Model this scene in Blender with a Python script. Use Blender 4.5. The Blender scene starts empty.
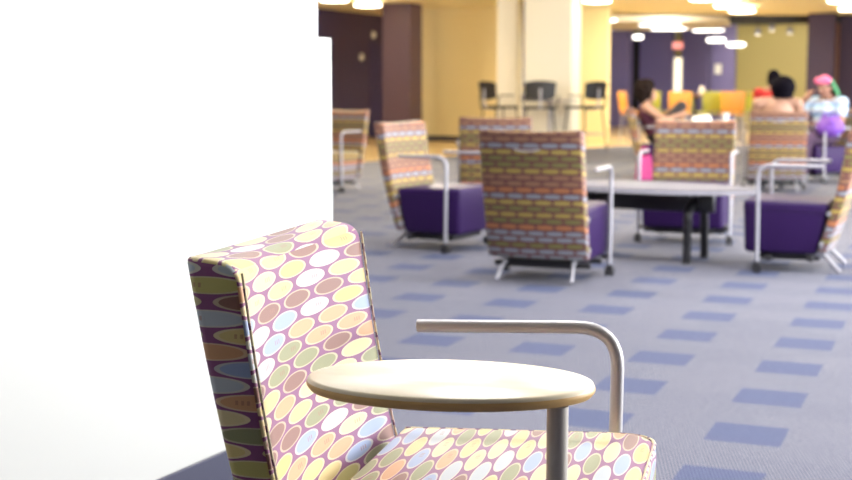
import bpy, bmesh, math, random
from mathutils import Vector, Matrix
random.seed(7)
SC = bpy.context.scene
COL = SC.collection
PI = math.pi

# ------------------------------------------------------------------ camera
F = 1300.0
PITCH = math.atan(150.0 / F)
CH = 1.10
cam = bpy.data.cameras.new('camera')
camo = bpy.data.objects.new('camera', cam)
COL.objects.link(camo)
camo.location = (0, 0, CH)
camo.rotation_euler = (PI / 2 - PITCH, 0, 0)
cam.sensor_width = 36.0
cam.lens = F / 852.0 * 36.0
cam.clip_start = 0.05
cam.dof.use_dof = True
cam.dof.focus_distance = 2.12
cam.dof.aperture_fstop = 5.0
SC.camera = camo

UP = Vector((0, math.sin(PITCH), math.cos(PITCH)))
FW = Vector((0, math.cos(PITCH), -math.sin(PITCH)))


def ray(px, py):
    return Vector((1, 0, 0)) * ((px - 426) / F) + UP * ((240 - py) / F) + FW


def at_z(px, py, z):
    d = ray(px, py)
    t = (z - CH) / d.z
    return Vector((d.x * t, d.y * t, z))


def at_y(px, py, y):
    d = ray(px, py)
    t = y / d.y
    return Vector((d.x * t, y, CH + d.z * t))


GA = math.radians(24)
U = Vector((math.sin(GA), math.cos(GA), 0))     # the building's grid
N = Vector((math.cos(GA), -math.sin(GA), 0))


# ------------------------------------------------------------------ node helpers
class NT:
    def __init__(self, name):
        self.m = bpy.data.materials.new(name)
        self.m.use_nodes = True
        self.t = self.m.node_tree
        self.bsdf = self.t.nodes['Principled BSDF']

    def n(self, typ, **kw):
        nd = self.t.nodes.new(typ)
        for k, v in kw.items():
            setattr(nd, k, v)
        return nd

    def put(self, sock, v):
        if v is None:
            return
        if hasattr(v, 'is_output'):
            self.t.links.new(v, sock)
        else:
            sock.default_value = v

    def math(self, op, a, b=None, c=None):
        nd = self.n('ShaderNodeMath', operation=op)
        self.put(nd.inputs[0], a)
        self.put(nd.inputs[1], b)
        self.put(nd.inputs[2], c)
        return nd.outputs[0]

    def mix(self, f, a, b):
        nd = self.n('ShaderNodeMix', data_type='RGBA')
        self.put(nd.inputs[0], f)
        self.put(nd.inputs[6], a)
        self.put(nd.inputs[7], b)
        return nd.outputs[2]

    def noise(self, vec, scale, detail=2, rough=0.5):
        nd = self.n('ShaderNodeTexNoise')
        self.put(nd.inputs['Vector'], vec)
        nd.inputs['Scale'].default_value = scale
        nd.inputs['Detail'].default_value = detail
        nd.inputs['Roughness'].default_value = rough
        return nd.outputs['Fac']

    def coord(self, which='Object'):
        return self.n('ShaderNodeTexCoord').outputs[which]

    def ramp(self, fac, stops, interp='LINEAR'):
        nd = self.n('ShaderNodeValToRGB')
        cr = nd.color_ramp
        cr.interpolation = interp
        while len(cr.elements) < len(stops):
            cr.elements.new(0.5)
        for e, (p, c) in zip(cr.elements, stops):
            e.position = p
            e.color = c
        self.put(nd.inputs[0], fac)
        return nd.outputs[0]

    def bump(self, h, strength, dist=0.002):
        nd = self.n('ShaderNodeBump')
        nd.inputs['Strength'].default_value = strength
        nd.inputs['Distance'].default_value = dist
        self.put(nd.inputs['Height'], h)
        self.put(self.bsdf.inputs['Normal'], nd.outputs[0])


def C4(r, g, b):
    return (r, g, b, 1.0)


def simple(name, col, rough=0.5, metal=0.0, var=0.06, scale=8.0, spec=0.5, coat=0.0, sheen=0.0):
    k = NT(name)
    b = k.bsdf
    fac = k.noise(k.coord(), scale, 3)
    lo = C4(*[c * (1 - var) for c in col])
    hi = C4(*[min(1, c * (1 + var)) for c in col])
    k.put(b.inputs['Base Color'], k.mix(fac, lo, hi))
    b.inputs['Roughness'].default_value = rough
    b.inputs['Metallic'].default_value = metal
    b.inputs['Specular IOR Level'].default_value = spec
    b.inputs['Coat Weight'].default_value = coat
    b.inputs['Sheen Weight'].default_value = sheen
    return k.m


def emitter(name, col, strength):
    k = NT(name)
    k.bsdf.inputs['Base Color'].default_value = C4(0.9, 0.9, 0.88)
    k.bsdf.inputs['Emission Color'].default_value = C4(*col)
    k.bsdf.inputs['Emission Strength'].default_value = strength
    return k.m


PALETTE = [
    (0.00, C4(0.74, 0.58, 0.24)), (0.17, C4(0.34, 0.42, 0.62)), (0.27, C4(0.30, 0.30, 0.15)),
    (0.41, C4(0.68, 0.36, 0.18)), (0.54, C4(0.28, 0.13, 0.10)), (0.67, C4(0.52, 0.56, 0.60)),
    (0.79, C4(0.58, 0.52, 0.17)), (0.90, C4(0.78, 0.64, 0.34))]
PALETTE_DASH = [
    (0.00, C4(0.40, 0.29, 0.06)), (0.20, C4(0.26, 0.28, 0.32)), (0.36, C4(0.20, 0.18, 0.05)),
    (0.52, C4(0.46, 0.17, 0.06)), (0.70, C4(0.42, 0.31, 0.07)), (0.84, C4(0.30, 0.15, 0.08))]


def fabric(name, pu, pv2, a, b, palette, base, power=2.0, by_row=0.0, marks=True, ring=0.5):
    """ovals (or rounded dashes) woven on a plum ground: two interleaved lattices of cells"""
    k = NT(name)
    uv = k.n('ShaderNodeSeparateXYZ')
    k.put(uv.inputs[0], k.coord('UV'))
    u, v = uv.outputs[0], uv.outputs[1]

    def lattice(ou, ov, seed):
        uu = k.math('ADD', k.math('DIVIDE', u, pu), ou)
        vv = k.math('ADD', k.math('DIVIDE', v, pv2), ov)
        ci, ri = k.math('FLOOR', uu), k.math('FLOOR', vv)
        fu = k.math('SUBTRACT', k.math('SUBTRACT', uu, ci), 0.5)
        fv = k.math('SUBTRACT', k.math('SUBTRACT', vv, ri), 0.5)
        wn = k.n('ShaderNodeTexWhiteNoise', noise_dimensions='3D')
        cv = k.n('ShaderNodeCombineXYZ')
        k.put(cv.inputs[0], k.math('MULTIPLY', ci, 1.0 - by_row))
        k.put(cv.inputs[1], ri)
        cv.inputs[2].default_value = seed
        k.put(wn.inputs['Vector'], cv.outputs[0])
        x = k.math('POWER', k.math('ABSOLUTE', k.math('DIVIDE', fu, a / pu)), power)
        y = k.math('POWER', k.math('ABSOLUTE', k.math('DIVIDE', fv, b / pv2)), power)
        r = k.math('ADD', x, y)
        return r, wn.outputs['Value'], fu, fv, wn.outputs['Color']

    A = lattice(0, 0, 1.3)
    B = lattice(0.5, 0.5, 7.7)
    pick = k.math('LESS_THAN', B[0], A[0])

    def sel(i):
        nd = k.n('ShaderNodeMix', data_type='FLOAT')
        k.put(nd.inputs[0], pick)
        k.put(nd.inputs[2], A[i])
        k.put(nd.inputs[3], B[i])
        return nd.outputs[0]
    r, wn, fu, fv = sel(0), sel(1), sel(2), sel(3)
    col = k.ramp(wn, palette, 'CONSTANT')
    weave = k.noise(k.coord('UV'), 700, 1)
    if ring:
        outl = k.math('GREATER_THAN', r, 0.74)
        col = k.mix(k.math('MULTIPLY', outl, ring), col, C4(0.86, 0.74, 0.50))
    if marks:
        # little woven tally marks near one end of some ovals
        m1 = k.math('LESS_THAN', k.math('ABSOLUTE', k.math('SUBTRACT', fu, 0.13)), 0.10)
        m2 = k.math('LESS_THAN', k.math('ABSOLUTE', fv), 0.07)
        m3 = k.math('LESS_THAN', k.math('FRACT', k.math('MULTIPLY', fu, 16.0)), 0.5)
        m4 = k.math('GREATER_THAN', k.math('FRACT', k.math('MULTIPLY', wn, 37.0)), 0.55)
        mk = k.math('MULTIPLY', k.math('MULTIPLY', m1, m2), k.math('MULTIPLY', m3, m4))
        col = k.mix(k.math('MULTIPLY', mk, 0.6), col, C4(0.38, 0.16, 0.10))
    inside = k.math('LESS_THAN', r, 1.0)
    col = k.mix(inside, C4(*base), col)
    col = k.mix(k.math('MULTIPLY', weave, 0.18), col, C4(0.05, 0.03, 0.04))
    k.put(k.bsdf.inputs['Base Color'], col)
    k.bsdf.inputs['Roughness'].default_value = 0.62
    k.bsdf.inputs['Specular IOR Level'].default_value = 0.45
    k.bsdf.inputs['Sheen Weight'].default_value = 0.15
    k.bump(weave, 0.25, 0.0008)
    return k.m


def carpet():
    k = NT('carpet_tiles')
    co = k.coord()
    mp = k.n('ShaderNodeMapping')
    k.put(mp.inputs['Vector'], co)
    mp.inputs['Rotation'].default_value = (0, 0, math.radians(22.5))
    sp = k.n('ShaderNodeSeparateXYZ')
    k.put(sp.inputs[0], mp.outputs[0])
    gx = k.math('DIVIDE', k.math('SUBTRACT', sp.outputs[0], CARPET_X), 0.513)
    gy = k.math('DIVIDE', k.math('SUBTRACT', sp.outputs[1], CARPET_Y), 0.540)
    ax = k.math('ABSOLUTE', k.math('SUBTRACT', k.math('FRACT', k.math('ADD', gx, 0.5)), 0.5))
    ay = k.math('ABSOLUTE', k.math('SUBTRACT', k.math('FRACT', k.math('ADD', gy, 0.5)), 0.5))
    wob = k.math('MULTIPLY', k.math('SUBTRACT', k.noise(co, 160, 1), 0.5), 0.03)
    dark = k.math('MULTIPLY', k.math('LESS_THAN', k.math('ADD', ax, wob), 0.232),
                  k.math('LESS_THAN', k.math('ADD', ay, wob), 0.222))
    # faint tile to tile shade
    cx, cy = k.math('FLOOR', gx), k.math('FLOOR', k.math('MULTIPLY', gy, 2.0))
    cv = k.n('ShaderNodeCombineXYZ')
    k.put(cv.inputs[0], cx)
    k.put(cv.inputs[1], cy)
    wn = k.n('ShaderNodeTexWhiteNoise', noise_dimensions='2D')
    k.put(wn.inputs['Vector'], cv.outputs[0])
    shade = k.ramp(wn.outputs['Value'], [(0, C4(0.13, 0.13, 0.165)), (1, C4(0.17, 0.165, 0.195))])
    fine = k.noise(co, 230, 3, 0.75)
    lx = k.math('SINE', k.math('MULTIPLY', sp.outputs[0], 2 * PI / 0.0110))
    ly = k.math('SINE', k.math('MULTIPLY', k.math('ADD', sp.outputs[1], k.math('MULTIPLY', fine, 0.006)), 2 * PI / 0.038))
    loop = k.math('ADD', 0.5, k.math('MULTIPLY', k.math('MULTIPLY', lx, ly), 0.36))
    # loop pile: short ribs across the tile
    rib = k.n('ShaderNodeMapping')
    k.put(rib.inputs['Vector'], mp.outputs[0])
    rib.inputs['Scale'].default_value = (60, 260, 60)
    ribs = k.noise(rib.outputs[0], 1.0, 2, 0.6)
    tex = k.math('ADD', k.math('MULTIPLY', fine, 0.35), k.math('ADD', k.math('MULTIPLY', ribs, 0.25), k.math('MULTIPLY', loop, 0.4)))
    t2 = k.ramp(tex, [(0.40, C4(0, 0, 0)), (0.60, C4(1, 1, 1))])
    light = k.mix(t2, C4(0.048, 0.050, 0.088), k.mix(0.38, shade, C4(0.38, 0.385, 0.43)))
    dk = k.mix(t2, C4(0.052, 0.062, 0.118), C4(0.112, 0.128, 0.215))
    col = k.mix(dark, light, dk)
    k.put(k.bsdf.inputs['Base Color'], col)
    k.bsdf.inputs['Roughness'].default_value = 0.95
    k.bsdf.inputs['Specular IOR Level'].default_value = 0.2
    k.bump(tex, 0.5, 0.004)
    return k.m


def wood():
    k = NT('maple_laminate')
    mp = k.n('ShaderNodeMapping')
    k.put(mp.inputs['Vector'], k.coord())
    mp.inputs['Scale'].default_value = (60, 5, 5)
    f = k.noise(mp.outputs[0], 1.0, 4, 0.6)
    k.put(k.bsdf.inputs['Base Color'], k.ramp(f, [(0.3, C4(0.88, 0.73, 0.49)), (0.7, C4(0.92, 0.80, 0.58))]))
    k.bsdf.inputs['Roughness'].default_value = 0.32
    return k.m


def wall_paint(name, col, rough=0.55, var=0.03):
    k = NT(name)
    co = k.coord()
    f = k.noise(co, 1.3, 4)
    k.put(k.bsdf.inputs['Base Color'], k.mix(f, C4(*[c * (1 - var) for c in col]), C4(*[min(1, c * (1 + var)) for c in col])))
    k.bsdf.inputs['Roughness'].default_value = rough
    k.bump(k.noise(co, 220, 2), 0.08, 0.002)
    return k.m


def partition_paint():
    k = NT('cream_partition_paint')
    co = k.coord()
    f = k.noise(co, 1.3, 4)
    col = k.mix(f, C4(0.52, 0.513, 0.483), C4(0.55, 0.543, 0.513))
    mp = k.n('ShaderNodeMapping')
    k.put(mp.inputs['Vector'], co)
    mp.inputs['Scale'].default_value = (2, 2.2, 40)
    scuff = k.ramp(k.noise(mp.outputs[0], 1.0, 3, 0.7), [(0.70, C4(0, 0, 0)), (0.76, C4(1, 1, 1))])
    col = k.mix(k.math('MULTIPLY', scuff, 0.25), col, C4(0.45, 0.42, 0.40))
    k.put(k.bsdf.inputs['Base Color'], col)
    k.bsdf.inputs['Roughness'].default_value = 0.5
    return k.m


def striped_shirt():
    k = NT('striped_shirt')
    sp = k.n('ShaderNodeSeparateXYZ')
    k.put(sp.inputs[0], k.coord())
    z = k.math('FRACT', k.math('MULTIPLY', k.math('ADD', sp.outputs[2], k.math('MULTIPLY', k.noise(k.coord(), 5), 0.04)), 9.0))
    col = k.ramp(z, [(0.0, C4(0.44, 0.51, 0.64)), (0.45, C4(0.26, 0.46, 0.68)), (0.62, C4(0.22, 0.27, 0.58)), (0.78, C4(0.44, 0.51, 0.64))])
    k.put(k.bsdf.inputs['Base Color'], col)
    k.bsdf.inputs['Roughness'].default_value = 0.85
    return k.m


def flower_hair():
    k = NT('pink_flower_cloth')
    f = k.noise(k.coord(), 28, 3)
    k.put(k.bsdf.inputs['Base Color'], k.ramp(f, [(0.40, C4(0.80, 0.16, 0.30)), (0.55, C4(0.78, 0.10, 0.32)), (0.66, C4(0.85, 0.40, 0.50))]))
    k.bsdf.inputs['Roughness'].default_value = 0.8
    return k.m


CARPET_X, CARPET_Y = 0.0, 0.0
# phase of the dark patches: one patch centre seen at pixel (747, 434)
_p = at_z(747, 434, 0)
_a = math.radians(22.5)
CARPET_X = _p.x * math.cos(_a) - _p.y * math.sin(_a)
CARPET_Y = _p.x * math.sin(_a) + _p.y * math.cos(_a)

M = {}
M['oval'] = fabric('oval_fabric', 0.150, 0.050, 0.0660, 0.0132, PALETTE, (0.26, 0.075, 0.20))
M['dash'] = fabric('dash_fabric', 0.108, 0.072, 0.049, 0.0128, PALETTE_DASH, (0.15, 0.05, 0.045), power=2.6, by_row=1.0, marks=False, ring=0.0)
M['piping'] = fabric('piping_fabric', 0.034, 0.034, 0.010, 0.012, [(0, C4(0.8, 0.68, 0.4)), (0.6, C4(0.7, 0.5, 0.4))], (0.22, 0.09, 0.17), power=3.0, marks=False, ring=0)
M['purple'] = simple('purple_vinyl', (0.022, 0.005, 0.058), 0.50, var=0.05, scale=20, spec=0.22)
M['chrome'] = simple('brushed_aluminium', (0.50, 0.475, 0.475), 0.42, 0.45, var=0.03, scale=40)
M['satin'] = simple('satin_silver_paint', (0.36, 0.35, 0.385), 0.42, 0.25, var=0.03, scale=40)
M['post'] = simple('taupe_metal_paint', (0.62, 0.56, 0.49), 0.45, 0.2, var=0.03, scale=40)
M['black'] = simple('black_plastic', (0.018, 0.017, 0.02), 0.45, var=0.1)
M['blackmetal'] = simple('black_enamel', (0.012, 0.011, 0.014), 0.3, var=0.1)
M['wood'] = wood()
M['woodedge'] = simple('maple_edge', (0.78, 0.47, 0.17), 0.45, var=0.12, scale=30)
M['laminate'] = simple('grey_laminate', (0.17, 0.16, 0.195), 0.6, var=0.04, scale=60, spec=0.2)
M['edgeband'] = simple('grey_edge_band', (0.40, 0.39, 0.43), 0.4, var=0.04)
M['carpet'] = carpet()
M['vinyl'] = simple('tan_vinyl_floor', (0.62, 0.45, 0.22), 0.30, var=0.15, scale=0.9)
M['white'] = wall_paint('white_wall_paint', (0.84, 0.85, 0.85))
M['partition'] = partition_paint()
M['skirt'] = simple('navy_rubber_skirting', (0.028, 0.028, 0.058), 0.5)
M['yellow'] = wall_paint('ochre_wall_paint', (0.82, 0.68, 0.35))
M['ceiling'] = wall_paint('ochre_ceiling_paint', (0.94, 0.85, 0.54))
M['cream'] = wall_paint('cream_column_paint', (0.72, 0.69, 0.60))
M['plum'] = wall_paint('plum_wall_paint', (0.036, 0.020, 0.068), 0.6)
M['violet'] = wall_paint('violet_wall_paint', (0.17, 0.15, 0.37), 0.6)
M['darkviolet'] = wall_paint('dark_violet_paint', (0.026, 0.014, 0.080), 0.6)
M['olive'] = wall_paint('olive_wall_paint', (0.50, 0.42, 0.17))
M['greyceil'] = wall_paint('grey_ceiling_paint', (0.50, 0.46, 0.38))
M['darkceil'] = wall_paint('black_ceiling_paint', (0.02, 0.02, 0.022))
M['lamp'] = emitter('lamp_diffuser', (1.0, 0.88, 0.66), 5.5)
M['panel'] = emitter('light_panel_diffuser', (1.0, 0.95, 0.86), 2.2)
M['spot'] = emitter('spot_lens', (1.0, 0.90, 0.70), 3.0)
M['exit'] = emitter('exit_sign_face', (1.0, 0.05, 0.07), 0.45)
M['exit_letters'] = emitter('exit_sign_letters', (1.0, 0.70, 0.68), 0.22)
M['orange'] = simple('orange_plastic', (0.66, 0.27, 0.03), 0.45)
M['lime'] = simple('lime_plastic', (0.28, 0.28, 0.03), 0.45)
M['tabletop'] = simple('brown_table_laminate', (0.22, 0.09, 0.05), 0.35)
M['paper'] = simple('white_paper', (0.86, 0.86, 0.88), 0.7)
M['pinkbag'] = simple('pink_cloth', (0.50, 0.045, 0.22), 0.7, var=0.25, scale=14)
M['purplebag'] = simple('purple_cloth', (0.17, 0.06, 0.40), 0.6, var=0.35, scale=16)
M['skin_a'] = simple('brown_skin', (0.26, 0.125, 0.085), 0.5, var=0.05)
M['skin_b'] = simple('tan_skin', (0.40, 0.22, 0.15), 0.5, var=0.05)
M['skin_c'] = simple('deep_skin', (0.30, 0.14, 0.09), 0.5, var=0.05)
M['hair'] = simple('black_hair', (0.004, 0.003, 0.006), 0.8, var=0.3, spec=0.04, scale=60)
M['hair_brown'] = simple('dark_brown_hair', (0.012, 0.007, 0.006), 0.9, spec=0.1, var=0.4, scale=60)
M['green'] = simple('green_leaf_cloth', (0.05, 0.22, 0.10), 0.7)
M['redshirt'] = simple('red_cotton', (0.36, 0.010, 0.012), 0.85)
M['maroonshirt'] = simple('maroon_cotton', (0.10, 0.025, 0.05), 0.85)
M['blacktop'] = simple('dark_cotton', (0.03, 0.025, 0.03), 0.85)
M['denim'] = simple('blue_denim', (0.05, 0.07, 0.14), 0.9, var=0.2, scale=30)
M['pinkpants'] = simple('dark_plum_cotton', (0.055, 0.026, 0.060), 0.85)
M['stripe'] = striped_shirt()
M['flower'] = flower_hair()
M['eye'] = simple('eye', (0.05, 0.03, 0.02), 0.2)
M['lip'] = simple('lip', (0.36, 0.12, 0.11), 0.4)
M['shoe'] = simple('grey_shoe', (0.10, 0.10, 0.11), 0.6)
M['leaf'] = simple('plant_leaf', (0.05, 0.14, 0.03), 0.6, var=0.4, scale=30)
M['petal'] = simple('yellow_petal', (0.85, 0.55, 0.05), 0.6)


# ------------------------------------------------------------------ mesh helpers
def box_uv(bm):
    lay = bm.loops.layers.uv.verify()
    for f in bm.faces:
        n = f.normal
        ax, ay, az = abs(n.x), abs(n.y), abs(n.z)
        for l in f.loops:
            c = l.vert.co
            if ay >= ax and ay >= az:
                l[lay].uv = (c.x + 0.013, c.z)
            elif ax >= az:
                l[lay].uv = (c.y + 0.041, c.z + 0.012)
            else:
                l[lay].uv = (c.x + 0.013, c.y + 0.02)


def link(name, bm, mat, parent=None, smooth=True, uv=True):
    bm.normal_update()
    if uv:
        box_uv(bm)
    me = bpy.data.meshes.new(name)
    bm.to_mesh(me)
    bm.free()
    me.materials.append(mat)
    if smooth:
        for p in me.polygons:
            p.use_smooth = True
        me.set_sharp_from_angle(angle=math.radians(40))
    o = bpy.data.objects.new(name, me)
    COL.objects.link(o)
    if parent is not None:
        o.parent = parent
    return o


def tag(o, label=None, cat=None, group=None, kind=None):
    if label:
        o['label'] = label
    if cat:
        o['category'] = cat
    if group:
        o['group'] = group
    if kind:
        o['kind'] = kind
    return o


def empty(name, loc=(0, 0, 0), rz=0.0):
    o = bpy.data.objects.new(name, None)
    o.empty_display_size = 0.1
    COL.objects.link(o)
    o.location = loc
    o.rotation_euler = (0, 0, rz)
    return o


def hexa(bm, corners, bevel=0.0, seg=3):
    """a solid from eight corners: bottom four (ccw from above) then top four"""
    vs = [bm.verts.new(c) for c in corners]
    idx = [(3, 2, 1, 0), (4, 5, 6, 7), (0, 1, 5, 4), (1, 2, 6, 5), (2, 3, 7, 6), (3, 0, 4, 7)]
    fs = [bm.faces.new([vs[i] for i in q]) for q in idx]
    if bevel:
        es = list({e for f in fs for e in f.edges})
        bmesh.ops.bevel(bm, geom=es, offset=bevel, segments=seg, affect='EDGES', profile=0.5, clamp_overlap=True)
    return bm


def box(bm, c, s, bevel=0.0, seg=3):
    x, y, z = c
    a, b, d = s[0] / 2, s[1] / 2, s[2] / 2
    return hexa(bm, [(x - a, y - b, z - d), (x + a, y - b, z - d), (x + a, y + b, z - d), (x - a, y + b, z - d),
                     (x - a, y - b, z + d), (x + a, y - b, z + d), (x + a, y + b, z + d), (x - a, y + b, z + d)], bevel, seg)


def fillet(pts, r, n=7):
    """polyline with its inner corners rounded to radius r"""
    P = [Vector(p) for p in pts]
    out = [P[0]]
    for i in range(1, len(P) - 1):
        a = (P[i - 1] - P[i]).normalized()
        b = (P[i + 1] - P[i]).normalized()
        half = a.angle(b) / 2
        d = min(r / math.tan(half), (P[i - 1] - P[i]).length * .49, (P[i + 1] - P[i]).length * .49) if half > 1e-3 else 0
        s, e = P[i] + a * d, P[i] + b * d
        for k in range(n + 1):
            t = k / n
            out.append(s * (1 - t) ** 2 + P[i] * 2 * t * (1 - t) + e * t ** 2)
    out.append(P[-1])
    return out


def tube(bm, pts, r, seg=12, closed=False, flat=1.0):
    P = [Vector(p) for p in pts]
    n = len(P)
    rad = r if isinstance(r, (list, tuple)) else [r] * n
    rings = []
    prev = None
    for i in range(n):
        if closed:
            t = (P[(i + 1) % n] - P[i - 1]).normalized()
        else:
            t = (P[min(i + 1, n - 1)] - P[max(i - 1, 0)]).normalized()
        if prev is None:
            a = Vector((0, 0, 1)) if abs(t.z) < 0.9 else Vector((1, 0, 0))
            s = t.cross(a).normalized()
        else:
            s = (prev - t * prev.dot(t)).normalized()
        prev = s
        w = t.cross(s)
        rings.append([bm.verts.new(P[i] + (s * math.cos(2 * PI * k / seg) * flat + w * math.sin(2 * PI * k / seg)) * rad[i]) for k in range(seg)])
    m = n if closed else n - 1
    for i in range(m):
        A, B = rings[i], rings[(i + 1) % n]
        for k in range(seg):
            bm.faces.new((A[k], A[(k + 1) % seg], B[(k + 1) % seg], B[k]))
    if not closed:
        bm.faces.new(rings[0][::-1])
        bm.faces.new(rings[-1])
    return bm


def lathe(bm, prof, seg=32, c=(0, 0), sx=1.0, sy=1.0):
    """surface of revolution about z; profile of (radius, z) from bottom to top, capped"""
    rings = []
    for r, z in prof:
        rings.append([bm.verts.new((c[0] + r * sx * math.cos(2 * PI * k / seg), c[1] + r * sy * math.sin(2 * PI * k / seg), z)) for k in range(seg)])
    for A, B in zip(rings, rings[1:]):
        for k in range(seg):
            bm.faces.new((A[k], A[(k + 1) % seg], B[(k + 1) % seg], B[k]))
    bm.faces.new(rings[0][::-1])
    bm.faces.new(rings[-1])
    return bm


def NB():
    return bmesh.new()


def copy_tree(o, parent=None):
    c = o.copy()
    COL.objects.link(c)
    if parent is not None:
        c.parent = parent
    for ch in list(o.children):
        copy_tree(ch, c)
    return c


def wedge_box(name, corner, w, d, z0, z1, mat, kind='structure'):
    """box on the building grid: nearest corner (front face's end towards +N), front width w along -N, depth d along U"""
    c = Vector((corner[0], corner[1], 0))
    q = [c - N * w, c, c + U * d, c + U * d - N * w]
    bm = NB()
    hexa(bm, [(p.x, p.y, z0) for p in q] + [(p.x, p.y, z1) for p in q], 0.004, 1)
    o = link(name, bm, mat, None, False)
    o['kind'] = kind
    return o


def wall_between(name, a, b, z0, z1, th, mat, kind='structure', parent=None):
    """upright slab from a to b, thickness th to the left hand of the direction"""
    a, b = Vector((a[0], a[1], 0)), Vector((b[0], b[1], 0))
    t = (b - a).normalized()
    n = Vector((-t.y, t.x, 0)) * th
    q = [a, b, b + n, a + n]
    bm = NB()
    hexa(bm, [(p.x, p.y, z0) for p in q] + [(p.x, p.y, z1) for p in q])
    o = link(name, bm, mat, parent, False)
    if kind:
        o['kind'] = kind
    return o


# ------------------------------------------------------------------ lounge chairs
def back_slab(dz=0.0):
    """leaning tapered back with bowed width: front is -y"""
    bm = NB()
    w = 0.30
    hexa(bm, [(-w, 0.158, 0.135), (w, 0.158, 0.135), (w, 0.211, 0.135), (-w, 0.211, 0.135),
              (-w, 0.312, 0.846 + dz), (w, 0.312, 0.846 + dz), (w, 0.398, 0.856 + dz), (-w, 0.398, 0.856 + dz)])
    for i in range(1, 12):
        x = -w + 2 * w * i / 12
        g = list(bm.verts) + list(bm.edges) + list(bm.faces)
        bmesh.ops.bisect_plane(bm, geom=g, plane_co=(x, 0, 0), plane_no=(1, 0, 0))
    for i in range(1, 10):
        z = 0.14 + 0.71 * i / 10
        g = list(bm.verts) + list(bm.edges) + list(bm.faces)
        bmesh.ops.bisect_plane(bm, geom=g, plane_co=(0, 0, z), plane_no=(0, 0, 1))
    for v in bm.verts:
        k = (v.co.x / w) ** 2
        v.co.y -= 0.028 * k
        v.co.z += 0.010 * (k - 1) if v.co.z > 0.8 else 0
        h = (v.co.z - 0.135) / 0.72
        v.co.y += 0.018 * math.sin(PI * h)          # slight sway
    bm.normal_update()
    es = [e for e in bm.edges if len(e.link_faces) == 2 and e.calc_face_angle() > math.radians(50)]
    hi = [e for e in es if all(v.co.z > 0.8 for v in e.verts) and abs(e.verts[0].co.x - e.verts[1].co.x) > 0.01 and e.verts[0].co.y < 0.36]
    lo = [e for e in es if e not in hi]
    bmesh.ops.bevel(bm, geom=hi, offset=0.026, segments=5, affect='EDGES', profile=0.5, clamp_overlap=True)
    bm.normal_update()
    es = [e for e in bm.edges if len(e.link_faces) == 2 and e.calc_face_angle() > math.radians(50)]
    bmesh.ops.bevel(bm, geom=es, offset=0.012, segments=3, affect='EDGES', profile=0.5, clamp_overlap=True)
    return bm


def back_edge(y_in=0.0):
    """points round the front face's edge of the back (for the piping)"""
    pts = []
    w = 0.294

    def yy(x, z):
        h = (z - 0.135) / 0.72
        return 0.158 + 0.154 * h - 0.028 * (x / 0.30) ** 2 + 0.018 * math.sin(PI * h) + y_in
    for i in range(11):
        z = 0.15 + (0.832 - 0.15) * i / 10
        pts.append((-w, yy(-w, z), z))
    for i in range(1, 10):
        x = -w + 2 * w * i / 10
        z = 0.834 + 0.010 * ((x / 0.3) ** 2 - 1)
        pts.append((x, yy(x, z), z))
    for i in range(11):
        z = 0.832 - (0.832 - 0.15) * i / 10
        pts.append((w, yy(w, z), z))
    return pts


def caster_bm(x, y):
    bm = NB()
    for s in (-1, 1):
        pts = [(x + s * 0.006, y, 0.030), (x + s * 0.021, y, 0.030)]
        tube(bm, pts, 0.030, 16)
    tube(bm, [(x, y, 0.030), (x, y, 0.075)], 0.011, 10)
    box(bm, (x, y, 0.052), (0.030, 0.036, 0.014), 0.005, 2)
    return bm


def arm_pts(s, arm_len=0.37, z0=0.652, z1=0.650, y0=-0.222):
    x = s * 0.325
    return fillet([(x, y0 + 0.007, 0.07), (x, y0, z0), (x, y0 + arm_len, z1)], 0.075, 8)


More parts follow.
